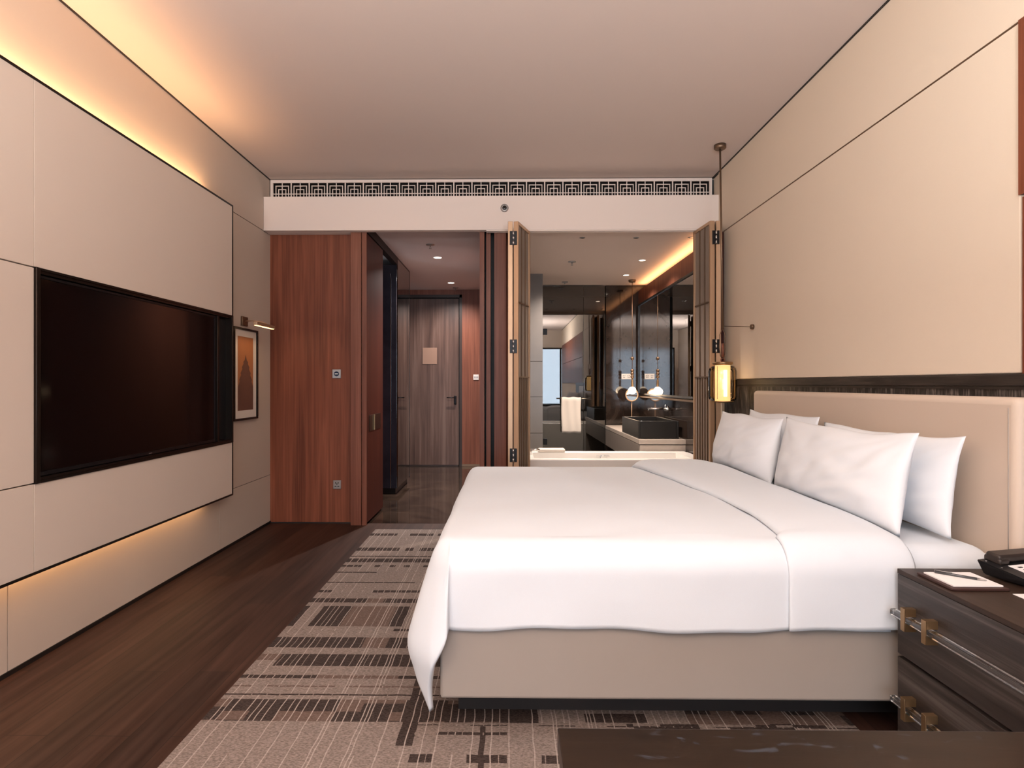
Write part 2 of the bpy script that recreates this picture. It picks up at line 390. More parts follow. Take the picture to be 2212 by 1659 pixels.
sg = obj('door_plate', B(-1.365, -1.135, HY+.022, HY+.029, 1.62, 1.88, bev=.002), 'platebrown', d1)  # thin flat brown rectangle on the door board
# right side of hall : pocket jambs and sliding leaves
struct('wall_hall_right', B(-.20, .0, YB+.20, HY, 0, 2.80), 'walnut2')
struct('wall_light_block', B(-3.2, .1, HY+.11, HY+.2, -.05, 2.9), 'darkgap')  # added, unseen: stops sky light leaking through the door seams
struct('trim_10', B(-.265, -.222, 5.33, 5.60, 0, 2.80), 'walnut2')
struct('trim_11', B(-.205, -.165, 5.36, 5.60, 0, 2.80), 'walnut2')
struct('trim_12', B(-.130, -.022, 5.325, 5.60, 0, 2.80), 'walnut2')
struct('trim_13', B(-.222, -.130, 5.50, 5.60, 0, 2.80), 'darkgap')
struct('baseboard_hall', B(-.735, -.27, HY-.012, HY, .0, .035), 'bronzedark')
# closet: sliding door along the hall, open gap, tall mirrored cabinet
cd = struct('door_2', B(HX0-.04, HX0, 5.35, 6.02, .02, 2.70), 'closetdoor')
struct('door_handle', B(HX0-.001, HX0+.004, 5.42, 5.90, .86, 1.01, bev=.001), 'darkmetal', cd)
bm = B(HX0+.004, HX0+.016, 5.60, 5.606, .86, 1.012, bev=.001)
struct('door_pull', bm, 'brass', cd)
struct('trim_14', B(HX0-.06, HX0+.002, 5.345, 6.83, 2.715, 2.80), 'darkgap')
tc_ = thing('tall_cabinet', 'tall dark cabinet with smoked mirror front beside the entrance door', 'cabinet', (-1.55, 7.25, 0))
obj('body', B(-1.80, HX0-.012, 6.83, 7.66, .07, 2.715, bev=.002), 'bluedark', tc_)
obj('mirror_panel', B(HX0-.012, HX0, 6.835, 7.640, .08, 2.785), 'smokemirror', tc_)
bm = B(HX0-.012, HX0+.002, 7.641, 7.66, .07, 2.80); box(bm, HX0-.012, HX0+.002, 6.835, 7.641, 2.785, 2.80)
obj('edge_frame', bm, 'black', tc_)
obj('plinth', B(-1.78, HX0-.03, 6.85, 7.64, 0, .07), 'black', tc_)
obj('edge_strip', B(-1.395, -1.388, 6.822, 6.83, .07, 2.61), 'chrome', tc_)
# card switch by the entrance
cs = thing('hall_switch', 'small cream switch plate on the wood wall right of the entrance door', 'switch', (-.51, HY-.006, 1.41))
obj('plate', B(-.555, -.470, HY-.010, HY-.001, 1.37, 1.455, bev=.002), 'whiteplastic', cs)
bm = BM()
for i in range(3): box(bm, -.545+.024*i, -.527+.024*i, HY-.013, HY-.010, 1.40, 1.425)
obj('rocker', bm, 'silver', cs)
# ------------------------------------------------------------------ bathroom shell
CBZ = 2.75
struct('ceiling_bathroom', B(0.001, 2.2, BY+.075, 9.8, CBZ, CBZ+.1), 'ceiling')
struct('wall_bathroom_left', B(0, .12, YB+.3, 9.7, 0, CBZ), 'greytile')
bm = BM()
for z0, z1 in ((0, .66), (.665, 1.135), (1.14, 1.60), (1.605, CBZ)): box(bm, .12, .45, 7.59, 7.72, z0, z1)
struct('wall_bathroom_tile', bm, 'greytile')
struct('wall_bathroom_back', B(1.43, XR+.1, 8.50, 8.62, 0, CBZ), 'darkstone')
struct('wall_shower_back', B(.12, 2.1, 9.62, 9.75, 0, CBZ), 'showertile')
struct('wall_shower_side', B(1.60, 1.72, 8.62, 9.62, 0, CBZ), 'showertile')
struct('wall_bathroom_right', B(XR, XR+.12, 5.42, 8.50, 0, 2.46), 'darkstone')
struct('wall_bathroom_cove', B(XR-.006, XR+.02, 5.42, 8.50, 2.46, 2.668), 'walnut2')
struct('wall_bathroom_outer', B(2.10, 2.2, 5.40, 9.7, 0, CBZ), 'beam')
struct('wall_bathroom_front', B(XR-.01, 2.2, 5.42, 5.50, 0, CBZ), 'walnut2')
# shower screen
sh = thing('shower_screen', 'full-height clear glass shower screen with black hinges behind the towel', 'shower screen', (.95, 8.45, 0))
obj('pane', B(.50, 1.09, 8.446, 8.454, .03, 2.735), 'glasswall', sh)
obj('pane', B(1.095, 1.405, 8.446, 8.454, .03, 2.735), 'glasswall', sh)
bm = B(.485, .50, 8.44, 8.46, .0, 2.74)
obj('edge_channel', bm, 'blackmetal', sh)
for z in (.42, 2.02): obj('hinge', B(.505, .565, 8.43, 8.47, z, z+.09, bev=.004), 'blackmetal', sh)
r = thing('towel_rail', 'slim chrome towel rail on the shower screen', 'towel rail', (.92, 8.39, 1.08))
bm = BM(); tube(bm, (.70, 8.385, 1.095), (1.20, 8.385, 1.095), .010)
obj('bar', bm, 'chrome', r)
for x in (.72, 1.18):
    bm = BM(); tube(bm, (x, 8.385, 1.095), (x, 8.445, 1.095), .011); obj('bracket', bm, 'chrome', r)
# towel
bm = BM()
for k in range(25):
    pass
prof = []
for i in range(15): prof.append((8.355-.002*math.sin(i*.5), .60+.49*i/14))
for i in range(7): a = PI*i/6; prof.append((8.385-.03*math.cos(a), 1.092+.022*math.sin(a)))
for i in range(12): prof.append((8.416, 1.09-.40*i/11))
nx = 14; rows = []
for (y, z) in prof:
    rows.append([bm.verts.new((.765+.28*j/nx+.003*math.sin(z*12), y+.004*math.sin(j*1.1+z*5), z+.004*math.sin(j*.9))) for j in range(nx+1)])
for A, Bq in zip(rows, rows[1:]):
    for j in range(nx): f = bm.faces.new((A[j], A[j+1], Bq[j+1], Bq[j])); f.smooth = True
tag(obj('bath_towel', bm, 'towel', solid=.012), 'cream towel hanging over the rail on the shower screen', 'towel')
# vanity
va = thing('vanity', 'cream stone vanity counter along the bathroom wall under the mirror', 'vanity', (1.66, 7.2, 0))
obj('counter_top', B(1.41, XR-.0002, 6.25, 8.44, .655, .705, bev=.003), 'counter', va)
obj('end_panel', B(1.42, XR-.002, 6.255, 6.29, 0, .645), 'counter', va)
obj('cabinet', B(1.412, XR-.002, 6.30, 8.44, .42, .650, bev=.002), 'countergrey', va)
bs = thing('wash_basin', 'rectangular black stone basin standing on the cream vanity', 'basin', (1.63, 6.85, .705))
bm = BM()
x0, x1, y0, y1, z0, z1, t = 1.425, 1.868, 6.36, 7.27, .707, .898, .022
box(bm, x0, x0+t, y0, y1, z0, z1, bev=.004); box(bm, x1-t, x1, y0, y1, z0, z1, bev=.004)
box(bm, x0+t, x1-t, y0, y0+t, z0, z1, bev=.004); box(bm, x0+t, x1-t, y1-t, y1, z0, z1, bev=.004); box(bm, x0+t, x1-t, y0+t, y1-t, z0, z0+.03)
obj('bowl', bm, 'sink', bs)
bm = BM(); lathe(bm, (1.65, 6.8, .738), [(.03, 0), (.03, .004), (.0001, .006)]); obj('drain', bm, 'chrome', bs)
fa = thing('basin_faucet', 'slim chrome wall faucet over the black basin', 'faucet', (XR, 6.9, 1.01))
bm = BM(); tube(bm, (XR+.002, 6.95, 1.01), (1.67, 6.95, 1.008), .011); tube(bm, (1.68, 6.95, 1.012), (1.68, 6.95, .985), .010)
obj('spout', bm, 'chrome', fa)
bm = BM(); lathe(bm, (XR-.012, 6.95, 1.01), [(.03, 0), (.03, .011)], axis='X'); obj('flange', bm, 'chrome', fa)
bm = BM(); tube(bm, (XR+.002, 6.78, 1.01), (1.82, 6.78, 1.01), .018); tube(bm, (1.83, 6.78, 1.025), (1.83, 6.78, 1.06), .006); obj('lever', bm, 'chrome', fa)
# wall mirror
mi = thing('vanity_mirror', 'wide wall mirror in black frame above the vanity', 'mirror', (XR-.02, 7.0, 1.13))
obj('glass', B(XR-.014, XR-.008, 5.62, 8.42, 1.175, 2.435), 'mirror', mi)
bm = B(XR-.028, XR-.0005, 5.60, 8.45, 1.15, 1.175, bev=.002); box(bm, XR-.028, XR-.0005, 5.60, 8.45, 2.435, 2.46, bev=.002)
box(bm, XR-.028, XR-.0005, 8.42, 8.45, 1.175, 2.435); box(bm, XR-.028, XR-.0005, 5.60, 5.62, 1.175, 2.435)
obj('frame', bm, 'black', mi)
obj('ledge', B(XR-.06, XR-.0005, 5.6, 8.44, 1.118, 1.135, bev=.002), 'bronzedark', mi)
# sockets on back stone wall
so = thing('bathroom_socket', 'double cream socket plate on the dark stone wall behind the basin', 'socket', (1.71, 8.49, 1.42))
obj('plate', B(1.655, 1.80, 8.49, 8.499, 1.375, 1.455, bev=.002), 'whiteplastic', so)
bm = BM()
for cx in (1.692, 1.762):
    for (dx, dz) in ((-.012, .012), (.012, .012), (-.010, -.012), (.010, -.012)): obj('pin_hole', B(cx+dx-.003, cx+dx+.003, 8.486, 8.49, 1.415+dz-.007, 1.415+dz+.007), 'black', so)
# bath pendant
PX, PY = 1.72, 8.06
pe = thing('bathroom_pendant', 'slender pendant with brass beads and glowing round bulb beside the mirror', 'pendant lamp', (PX, PY, CBZ))
bm = BM(); lathe(bm, (PX, PY, CBZ-.03), [(.045, 0), (.05, .005), (.05, .029)]); obj('canopy', bm, 'bronzedark', pe)
bm = BM(); tube(bm, (PX, PY, CBZ-.03), (PX, PY, 1.40), .004, 10); obj('cord', bm, 'bronzedark', pe)
bm = BM(); lathe(bm, (PX, PY, 1.26), [(.014, 0), (.016, .01), (.016, .09), (.008, .12)]); obj('socket_holder', bm, 'brass', pe)
for z in (1.66, 1.49, 1.45, 1.405):
    bm = BM(); bmesh.ops.create_uvsphere(bm, u_segments=20, v_segments=12, radius=.025, matrix=Matrix.Translation((PX, PY, z)))
    for f in bm.faces: f.smooth = True
    obj('bead', bm, 'bronzedark', pe)
bm = BM(); bmesh.ops.create_uvsphere(bm, u_segments=24, v_segments=16, radius=.052, matrix=Matrix.Translation((PX, PY, 1.215)))
for f in bm.faces: f.smooth = True
obj('bulb', bm, 'bulb', pe)
# shaving mirror on stand
mm = thing('makeup_mirror', 'round copper magnifying mirror on a thin pole behind the basin', 'mirror', (1.745, 8.2, .705))
bm = BM(); ring(bm, (1.745, 8.20, 1.150), .085, .009, 'Y'); obj('rim', bm, 'bronze', mm)
bm = BM(); lathe(bm, (1.745, 8.202, 1.150), [(.08, -.003), (.08, .003)], axis='Y'); obj('mirror_disc', bm, 'smokemirror', mm)
bm = BM(); tube(bm, (1.745, 8.215, .72), (1.745, 8.215, 1.065), .006, 12); tube(bm, (1.745, 8.215, 1.150), (1.84, 8.215, 1.150), .005, 12); obj('pole', bm, 'bronze', mm)
bm = BM(); lathe(bm, (1.745, 8.215, .706), [(.06, 0), (.06, .008), (.012, .02)]); obj('base', bm, 'bronze', mm)
# bathtub
tb = thing('bathtub', 'long white bathtub in the opening beyond the bed', 'bathtub', (1.0, 5.95, 0))
bm = BM(); x0, x1, y0, y1, zt = .13, 1.89, 5.55, 6.235, .585
box(bm, x0, x1, y0, y0+.10, 0, zt, bev=.012); box(bm, x0, x1, y1-.09, y1, 0, zt, bev=.012)
box(bm, x0, x0+.12, y0+.10, y1-.09, 0, zt, bev=.0); box(bm, x1-.12, x1, y0+.10, y1-.09, 0, zt); box(bm, x0+.12, x1-.12, y0+.1, y1-.09, 0, .12)
obj('shell', bm, 'porcelain', tb)
bm = BM(); tube(bm, (1.0, 6.10, .52), (1.0, 6.145, .52), .03); box(bm, .93, 1.07, 6.136, 6.144, .535, .548); obj('overflow', bm, 'chrome', tb)
tag(obj('bath_mat', B(.32, .60, 6.10, 6.24, .588, .618, bev=.012, seg=3), 'towel'), 'folded white mat on the left rim of the bathtub', 'bath mat')
fx = thing('tub_faucet', 'short chrome faucet at the left end of the bathtub', 'faucet', (.2, 5.9, .585))
bm = BM(); tube(bm, (.22, 5.93, .586), (.22, 5.93, .64), .02); obj('body', bm, 'chrome', fx)
bm = BM(); tube(bm, (.22, 5.93, .628), (.32, 5.93, .628), .012); obj('spout', bm, 'chrome', fx)
# ------------------------------------------------------------------ ceiling fittings
def downlight(x, y, z, label, lit=True, r=.035, group=None):
    t = thing('downlight', label, 'downlight', (x, y, z), group)
    bm = BM(); ring(bm, (x, y, z-.002), r+.006, .004, 'Z', 28, 8); obj('trim_ring', bm, 'whiteplastic' if lit else 'silver', t)
    bm = BM(); lathe(bm, (x, y, z-.004), [(r, 0), (r, .005)]); obj('lens', bm, 'spotlit' if lit else 'black', t)
    return t
g = 'ceiling downlights'
downlight(-.835, 6.82, 2.80, 'lit downlight in the hall ceiling, the nearer of two', True, .045, g)
downlight(-.846, 8.53, 2.80, 'lit downlight in the hall ceiling, the one nearest the entrance door', True, .045, g)
downlight(1.56, 6.77, CBZ, 'lit downlight in the bathroom ceiling, the nearer lit one by the glowing cove', True, .035, g)
downlight(1.56, 7.69, CBZ, 'lit downlight in the bathroom ceiling, nearest the pendant canopy', True, .035, g)
downlight(.73, 5.72, CBZ, 'small dark unlit fitting in the bathroom ceiling, leftmost of three by the beam', False, .02, g)
downlight(1.26, 5.73, CBZ, 'small dark unlit fitting in the bathroom ceiling, middle of three by the beam', False, .02, g)
downlight(1.80, 5.73, CBZ, 'small dark unlit fitting in the bathroom ceiling, beside the right folding screen', False, .02, g)
def sprinkler(x, y, z, label):
    t = thing('sprinkler', label, 'sprinkler', (x, y, z), 'ceiling sprinklers')
    bm = BM(); lathe(bm, (x, y, z-.01), [(.03, 0), (.045, .004), (.045, .014)]); obj('escutcheon', bm, 'silver', t)
    bm = BM(); tube(bm, (x, y, z-.03), (x, y, z-.008), .006, 10); lathe(bm, (x, y, z-.045), [(.014, 0), (.014, .003)], 16)
    tube(bm, (x-.009, y, z-.042), (x-.006, y, z-.02), .002, 6); tube(bm, (x+.009, y, z-.042), (x+.006, y, z-.02), .002, 6); obj('head', bm, 'silver', t)
sprinkler(-.837, 6.19, 2.80, 'small sprinkler in the hall ceiling near the beam')
sprinkler(-.82, 8.97, 2.80, 'small sprinkler in the hall ceiling just before the entrance door')
sprinkler(.75, 6.84, CBZ, 'small sprinkler in the bathroom ceiling, nearer the bedroom')
sprinkler(.80, 8.2, CBZ, 'small sprinkler in the bathroom ceiling in front of the shower screen')
t = thing('sprinkler', 'round sprinkler head on the face of the white beam', 'sprinkler', (-.035, BY, 2.90), 'ceiling sprinklers')
bm = BM(); lathe(bm, (-.035, BY-.012, 2.90), [(.026, 0), (.036, .004), (.036, .013)], axis='Y'); obj('escutcheon', bm, 'silver', t)
bm = BM(); tube(bm, (-.035, BY-.035, 2.90), (-.035, BY-.01, 2.90), .008, 12); box(bm, -.050, -.020, BY-.038, BY-.034, 2.895, 2.905)
ring(bm, (-.035, BY-.018, 2.90), .016, .003, 'Y', 20, 6); obj('head', bm, 'darkmetal', t)
# fretwork air vent
vt = thing('air_vent', 'long white fretwork air vent between the beam and the ceiling', 'air vent', (-.15, YB, BZ1))
VX0, VX1, VZ0, VZ1 = -2.225, 1.885, 3.02, 3.212
VYf = 5.385
bm = BM()
box(bm, VX0, VX1, VYf-.004, VYf+.012, 3.186, VZ1-.001); box(bm, VX0, VX1, VYf-.004, VYf+.012, VZ0, 3.040)
box(bm, VX0, VX0+.024, VYf-.004, VYf+.012, 3.040, 3.186); box(bm, VX1-.024, VX1, VYf-.004, VYf+.012, 3.040, 3.186)
obj('vent_frame', bm, 'beam', vt)
bm = BM(); n = 24; U = (VX1-VX0-.048)/n; z0, z1 = 3.040, 3.186; Hh = z1-z0; lw = .0066
def hb(xa, xb, z): box(bm, xa, xb, VYf, VYf+.010, z-lw/2, z+lw/2)
def vb(x, za, zb, w=lw): box(bm, x-w/2, x+w/2, VYf+.0005, VYf+.0095, za, zb)
for i in range(n):
    cx = VX0+.024+U*(i+.5)
    vb(cx, z0, z1); 
    if i < n-1: vb(cx+U/2, z0, z1, .0105)
    for s in (-1, 1):
        vb(cx+s*U*.35, z0, z0+Hh*.80); vb(cx+s*U*.20, z0, z0+Hh*.58)
    hb(cx-U*.35-lw/2, cx+U*.35+lw/2, z0+Hh*.80); hb(cx-U*.20-lw/2, cx+U*.20+lw/2, z0+Hh*.58)
hb(VX0+.02, VX1-.02, z0+Hh*.29)
obj('fretwork', bm, 'beam', vt)
obj('backing', B(VX0, VX1, VYf+.03, VYf+.05, VZ0, VZ1-.002), 'black', vt)
# ------------------------------------------------------------------ thermostat, socket
t = thing('thermostat', 'small silver thermostat plate with round dark display on the red wood wall', 'thermostat', (-1.607, YB, 1.36))
obj('plate', B(-1.647, -1.567, YB-.010, YB+.001, 1.358, 1.442, bev=.003), 'silver', t)
bm = BM(); lathe(bm, (-1.607, YB-.014, 1.400), [(.023, 0), (.023, .004)], axis='Y'); obj('display', bm, 'navy', t)
obj('readout', B(-1.622, -1.592, YB-.0155, YB-.0142, 1.396, 1.404), 'paper', t)
t = thing('wall_socket', 'small grey socket plate low on the red wood wall', 'socket', (-1.603, YB, .32))
obj('plate', B(-1.640, -1.566, YB-.010, YB+.001, .322, .404, bev=.003), 'silver', t)
bm = BM()
for (dx, dz, w2, h2) in ((-.012, .018, .003, .008), (.012, .018, .003, .008), (0, .006, .003, .006), (-.013, -.015, .008, .003), (.013, -.015, .008, .003)): obj('pin_hole', B(-1.603+dx-w2, -1.603+dx+w2, YB-.012, YB-.010, .363+dz-h2, .363+dz+h2), 'black', t)
# ------------------------------------------------------------------ tv wall panel
XP = -2.13; PYE = 4.445; PZ0, PZ1 = .447, 2.685; PY0 = .3
pw = thing('tv_wall_panel', 'large beige backlit wall panel with dark metal edging around the television', 'wall panel', (XP, 3, PZ0))
obj('core', B(XL+.035, XL+.055, PY0, PYE-.02, PZ0+.03, PZ1-.03), 'darkgap', pw)
NT, NB, NY = 1.829, .858, 2.572
xa, xb = XP-.022, XP
e = .012
boards = [(PY0+e, NY-.003, NT+.003, PZ1-e), (PY0+e, NY-.003, NB+.002, NT-.002), (PY0+e, NY-.003, PZ0+e, NB-.003), (NY-.001, PYE-e, NT+.004, PZ1-e), (NY-.001, PYE-e, PZ0+e, NB-.004)]
for (y0, y1, z0, z1) in boards: obj('board', B(xa, xb, y0, y1, z0, z1, bev=.0015), 'panel', pw)
bm = B(xa-.01, xb+.003, PY0, PYE, PZ1-e, PZ1); box(bm, xa-.01, xb+.003, PY0, PYE, PZ0, PZ0+e)
box(bm, xa-.01, xb+.003, PYE-e, PYE, PZ0+e, PZ1-e); box(bm, xa-.01, xb+.003, PY0, PY0+e, PZ0+e, PZ1-e)
obj('edge_trim', bm, 'darkmetal', pw)
bm = B(XL+.056, XP-.001, NY, PYE-e-.001, NT-.022, NT+.003); box(bm, XL+.056, XP-.001, NY, PYE-e-.001, NB-.003, NB+.022)
box(bm, XL+.056, XP+.012, NY-.002, NY+.022, NB-.003, NT+.003, bev=.003); box(bm, XL+.056, XP+.006, PYE-.022, PYE-.001, NB-.003, NT+.003, bev=.002)
box(bm, XL+.056, XP+.006, NY+.02, PYE-.02, NT-.008, NT+.003); box(bm, XL+.056, XP+.006, NY+.02, PYE-.02, NB-.003, NB+.008)
obj('niche_frame', bm, 'darkmetal', pw)
obj('niche_back', B(XL+.056, XL+.060, NY, PYE-.012, NB, NT), 'black', pw)
obj('niche_divider', B(XL+.061, XP-.003, 4.215, 4.240, NB+.023, NT-.023, bev=.002), 'darkmetal', pw)
tv = thing('television', 'large black flat television set in the wall panel niche', 'television', (XP-.03, 3.4, .885))
obj('housing', B(XL+.062, XP-.022, 2.600, 4.205, .884, 1.802, bev=.004), 'black', tv)
obj('bezel', (lambda b: b)(box(box(box(box(BM(), XP-.022, XP-.012, 2.600, 4.205, .884, .902), XP-.022, XP-.012, 2.600, 4.205, 1.790, 1.802), XP-.022, XP-.012, 2.600, 2.612, .902, 1.790), XP-.022, XP-.012, 4.193, 4.205, .902, 1.790)), 'blackmetal', tv)
obj('screen', B(XP-.022, XP-.016, 2.612, 4.193, .902, 1.790), 'screen', tv)
obj('standby_light', B(XP-.0125, XP-.0112, 3.42, 3.45, .889, .893), 'silver', tv)
# LED strips behind the panel (visible lamp bodies tucked in the gap)
for z, nm in ((PZ1-.045, 'upper'), (PZ0+.028, 'lower')):
    tag(obj('led_strip', B(XL-.001, XL+.010, PY0+.2, PYE-.12, z, z+.012), 'led'), 'hidden warm light strip behind the %s edge of the television wall panel' % nm, 'light strip', 'strips behind the panel')
# ------------------------------------------------------------------ picture and picture lamp
t = thing('framed_print', 'tall framed print of an orange sky over a dark pagoda, cream mat and black frame', 'picture', (XL, 4.84, 1.0))
fy0, fy1, fz0, fz1 = 4.62, 5.065, 1.003, 1.772
bm = BM(); w_ = .018
box(bm, XL+.002, XL+.034, fy0, fy1, fz0, fz0+w_, bev=.002); box(bm, XL+.002, XL+.034, fy0, fy1, fz1-w_, fz1, bev=.002)
box(bm, XL+.002, XL+.034, fy0, fy0+w_, fz0+w_, fz1-w_); box(bm, XL+.002, XL+.034, fy1-w_, fy1, fz0+w_, fz1-w_)
obj('frame', bm, 'black', t)
obj('mat_board', B(XL+.002, XL+.022, fy0+w_, fy1-w_, fz0+w_, fz1-w_), 'mat', t)
py0, py1, pz0, pz1 = 4.70, 4.985, 1.085, 1.70
obj('print', B(XL+.022, XL+.0232, py0, py1, pz0, pz1), 'print', t)
bm = BM()   # tiered generic tower silhouette
cy = (py0+py1)/2; prof = [(0, 1.555), (.012, 1.525), (.02, 1.505), (.045, 1.49), (.04, 1.475), (.07, 1.445), (.062, 1.43), (.095, 1.395), (.085, 1.38), (.12, 1.34), (.11, 1.325), (.1415, 1.28), (.1415, pz0+.001)]
L_ = [bm.verts.new((XL+.0238, cy-a, z)) for a, z in prof]; R_ = [bm.verts.new((XL+.0238, cy+a, z)) for a, z in prof[1:]]
bm.faces.new(L_+R_[::-1])
obj('tower_print', bm, 'print2', t)
t = thing('picture_lamp', 'slim brass picture lamp on an arm over the framed print', 'picture lamp', (XL, 4.85, 1.8))
obj('wall_plate', B(XL+.001, XL+.018, 4.80, 4.90, 1.795, 1.872, bev=.003), 'bronzedark', t)
bm = BM(); path(bm, [(XL+.018, 4.85, 1.835), (XL+.08, 4.85, 1.838), (XL+.15, 4.86, 1.83), (XL+.19, 4.86, 1.815)], .005); obj('arm', bm, 'bronze', t)
obj('lamp_bar', B(-2.068, -2.035, 4.66, 5.02, 1.785, 1.812, bev=.004), 'bronze', t)
obj('diffuser', B(-2.064, -2.039, 4.67, 5.01, 1.780, 1.7855), 'piclight', t)
# ------------------------------------------------------------------ folding screens
def leaf(parent, p0, p1, z0, z1, thick=.040):
    """one latticed leaf standing between plan points p0 (near) and p1 (far)"""
    p0 = Vector(p0); p1 = Vector(p1); Lh = (p1-p0).length; ang = math.atan2(p1.x-p0.x, p1.y-p0.y)
    Rm = Matrix.Rotation(-ang, 3, 'Z')
    def fin(bm): 
        bmesh.ops.rotate(bm, verts=bm.verts[:], cent=(0, 0, 0), matrix=Rm); bmesh.ops.translate(bm, verts=bm.verts[:], vec=(p0.x, p0.y, 0)); return bm
    h = thick/2; s = .026
    bm = BM()
    box(bm, -h, h, 0, s, z0, z1, bev=.002); box(bm, -h, h, Lh-s, Lh, z0, z1, bev=.002)
    box(bm, -h, h, s, Lh-s, z1-s, z1); box(bm, -h, h, s, Lh-s, z0, z0+s)
    fr = obj('leaf', fin(bm), 'bronze', parent)
    bm = BM(); box(bm, -h*.35, h*.35, s, Lh-s, z0+s, z1-s); obj('infill', fin(bm), 'infill', fr)
    bm = BM()
    for z in (2.005, 1.365):
        box(bm, -h*.8, h*.8, s, Lh-s, z-.006, z+.006)
    for k in (1, 2): y = s+(Lh-2*s)*k/3; box(bm, -h*.78, h*.78, y-.005, y+.005, 1.371, z1-s)
    for k in range(1, 6): y = s+(Lh-2*s)*k/6; box(bm, -h*.78, h*.78, y-.004, y+.004, z0+s, 1.359)
    obj('lattice', fin(bm), 'bronzedark', fr)
def hinge(parent, x, y, z):
    bm = B(x-.030, x+.030, y-.006, y-.0005, z-.058, z+.058, bev=.001); 
    h = obj('hinge', bm, 'blackmetal', parent)
    bm = BM()
    for dz in (-.04, 0, .04): tube(bm, (x, y-.010, z+dz-.015), (x, y-.010, z+dz+.015), .008, 12)
    obj('hinge_pin', bm, 'chrome', h)
zt = 2.688
ls = thing('folding_screen', 'folded bronze lattice screen at the left side of the bathroom opening', 'folding screen', (.05, 5.1, 0), 'bathroom folding screens')
leaf(ls, (.0165, 4.92), (.022, 5.29), .02, zt); leaf(ls, (.064, 4.92), (.180, 5.27), .02, zt)
for z in (2.545, 1.625, .70): hinge(ls, .042, 4.917, z)
rs = thing('folding_screen', 'folded bronze lattice screen at the right side of the opening behind the bedside pendant', 'folding screen', (1.75, 5.1, 0), 'bathroom folding screens')
leaf(rs, (1.727, 4.92), (1.70, 5.29), .02, zt); leaf(rs, (1.778, 4.92), (1.80, 5.27), .02, zt)
for z in (2.545, 1.625): hinge(rs, 1.754, 4.917, z)
# ------------------------------------------------------------------ bedside pendant
LX, LY = 1.715, 4.657
t = thing('bedside_pendant', 'amber glass lantern pendant glowing over the far side of the bed', 'pendant lamp', (LX, LY, ZC))
bm = BM(); lathe(bm, (LX-.02, LY, ZC-.035), [(.040, 0), (.046, .006), (.046, .034)]); obj('canopy', bm, 'bronzedark', t)
bm = BM(); tube(bm, (LX-.02, LY, ZC-.035), (LX, LY, 1.75), .0075, 14); obj('rod', bm, 'bronzedark', t)
bm = BM(); path(bm, [(LX-.0, LY, 1.75), (LX-.022, LY, 1.70), (LX-.026, LY, 1.60), (LX-.018, LY, 1.53), (LX, LY, 1.505)], .004, 8); path(bm, [(LX, LY, 1.75), (LX+.020, LY, 1.70), (LX+.024, LY, 1.60), (LX+.018, LY, 1.53), (LX, LY, 1.505)], .004, 8)
obj('hanging_strap', bm, 'bronzedark', t)
bm = BM(); tube(bm, (LX+.002, LY, 1.63), (LX+.002, LY, 1.52), .011, 12); ring(bm, (LX, LY, 1.497), .015, .004, 'Y', 18, 8); obj('hook', bm, 'walnut2', t)
bm = BM(); lathe(bm, (LX, LY, 1.455), [(.0001, .028), (.075, .026), (.078, .020), (.078, .010), (.066, .0), (.0001, -.001)]); obj('cap', bm, 'brass', t)
bm = BM(); lathe(bm, (LX, LY, 1.17), [(.085, 0), (.102, .012), (.108, .035), (.108, .235), (.100, .262), (.080, .278)], 40)
bm2 = obj('glass_shade', bm, 'lampglass', t)
bm = BM(); lathe(bm, (LX, LY, 1.168), [(.058, 0), (.058, .286)], 36); obj('diffuser', bm, 'lampinner', t)
bm = BM(); tube(bm, (LX, LY-.0585, 1.205), (LX, LY-.0585, 1.415), .013, 16)
obj('tube_bulb', bm, 'lampcore', t)
for k in range(4):
    a = PI/4+PI/2*k; bm = BM(); tube(bm, (LX+.094*math.cos(a), LY+.094*math.sin(a), 1.185), (LX+.094*math.cos(a), LY+.094*math.sin(a), 1.445), .0018, 8); obj('cage_rod', bm, 'brass', t)
bm = BM(); lathe(bm, (LX, LY, 1.155), [(.03, 0), (.085, .006), (.085, .014)]); obj('bottom_plate', bm, 'brass', t)
t = thing('pendant_bracket', 'thin bronze wall bracket steadying the bedside pendant rod', 'bracket', (XR, 4.48, 1.745))
bm = BM(); tube(bm, (XR-.025, 4.48, 1.745), (LX+.012, LY-.006, 1.768), .0035, 10); obj('rod', bm, 'bronzedark', t)
bm = BM(); lathe(bm, (XR-.045, 4.48, 1.745), [(.018, 0), (.020, .004), (.020, .020)], axis='X'); obj('wall_knob', bm, 'bronzedark', t)
# small brass fitting at the near end of the headboard wall
t = thing('brass_switch', 'small brass fitting on the dark wainscot right of the headboard', 'switch', (XR-.015, 2.12, 1.235))
obj('plate', B(XR-.030, XR-.0155, 2.085, 2.125, 1.225, 1.250, bev=.003), 'brass', t)
# ------------------------------------------------------------------ rug
RX0, RX1, RY0, RY1 = -1.185, 1.315, 1.2, 5.15
random.seed(3)
def Yp(py): return 1631.25/(py-830.0)
xl = []   # pale warp lines
x = RX0+.03
pat = [.055, .062, .058, .07, .06, .085, .09, .012, .05, .075, .014, .014, .07, .09, .06]
i = 0
while x < RX1-.02:
    xl.append(x); x += pat[i % len(pat)]*(.85+.3*random.random()); i += 1
xl2 = [(a+b)/2+.006*math.sin(a*40) for a, b in zip(xl, xl[1:]) if b-a > .04]
xc = sorted(set([RX0, RX1]+[q for a in xl2 for q in (a, a+.004)]+[q for a in xl for q in (a, a+.0045)]+[round(RX0+.02*k, 4) for k in range(1, int((RX1-RX0)/.02))]))
xc = [a for k, a in enumerate(xc) if k == 0 or a-xc[k-1] > .0012]
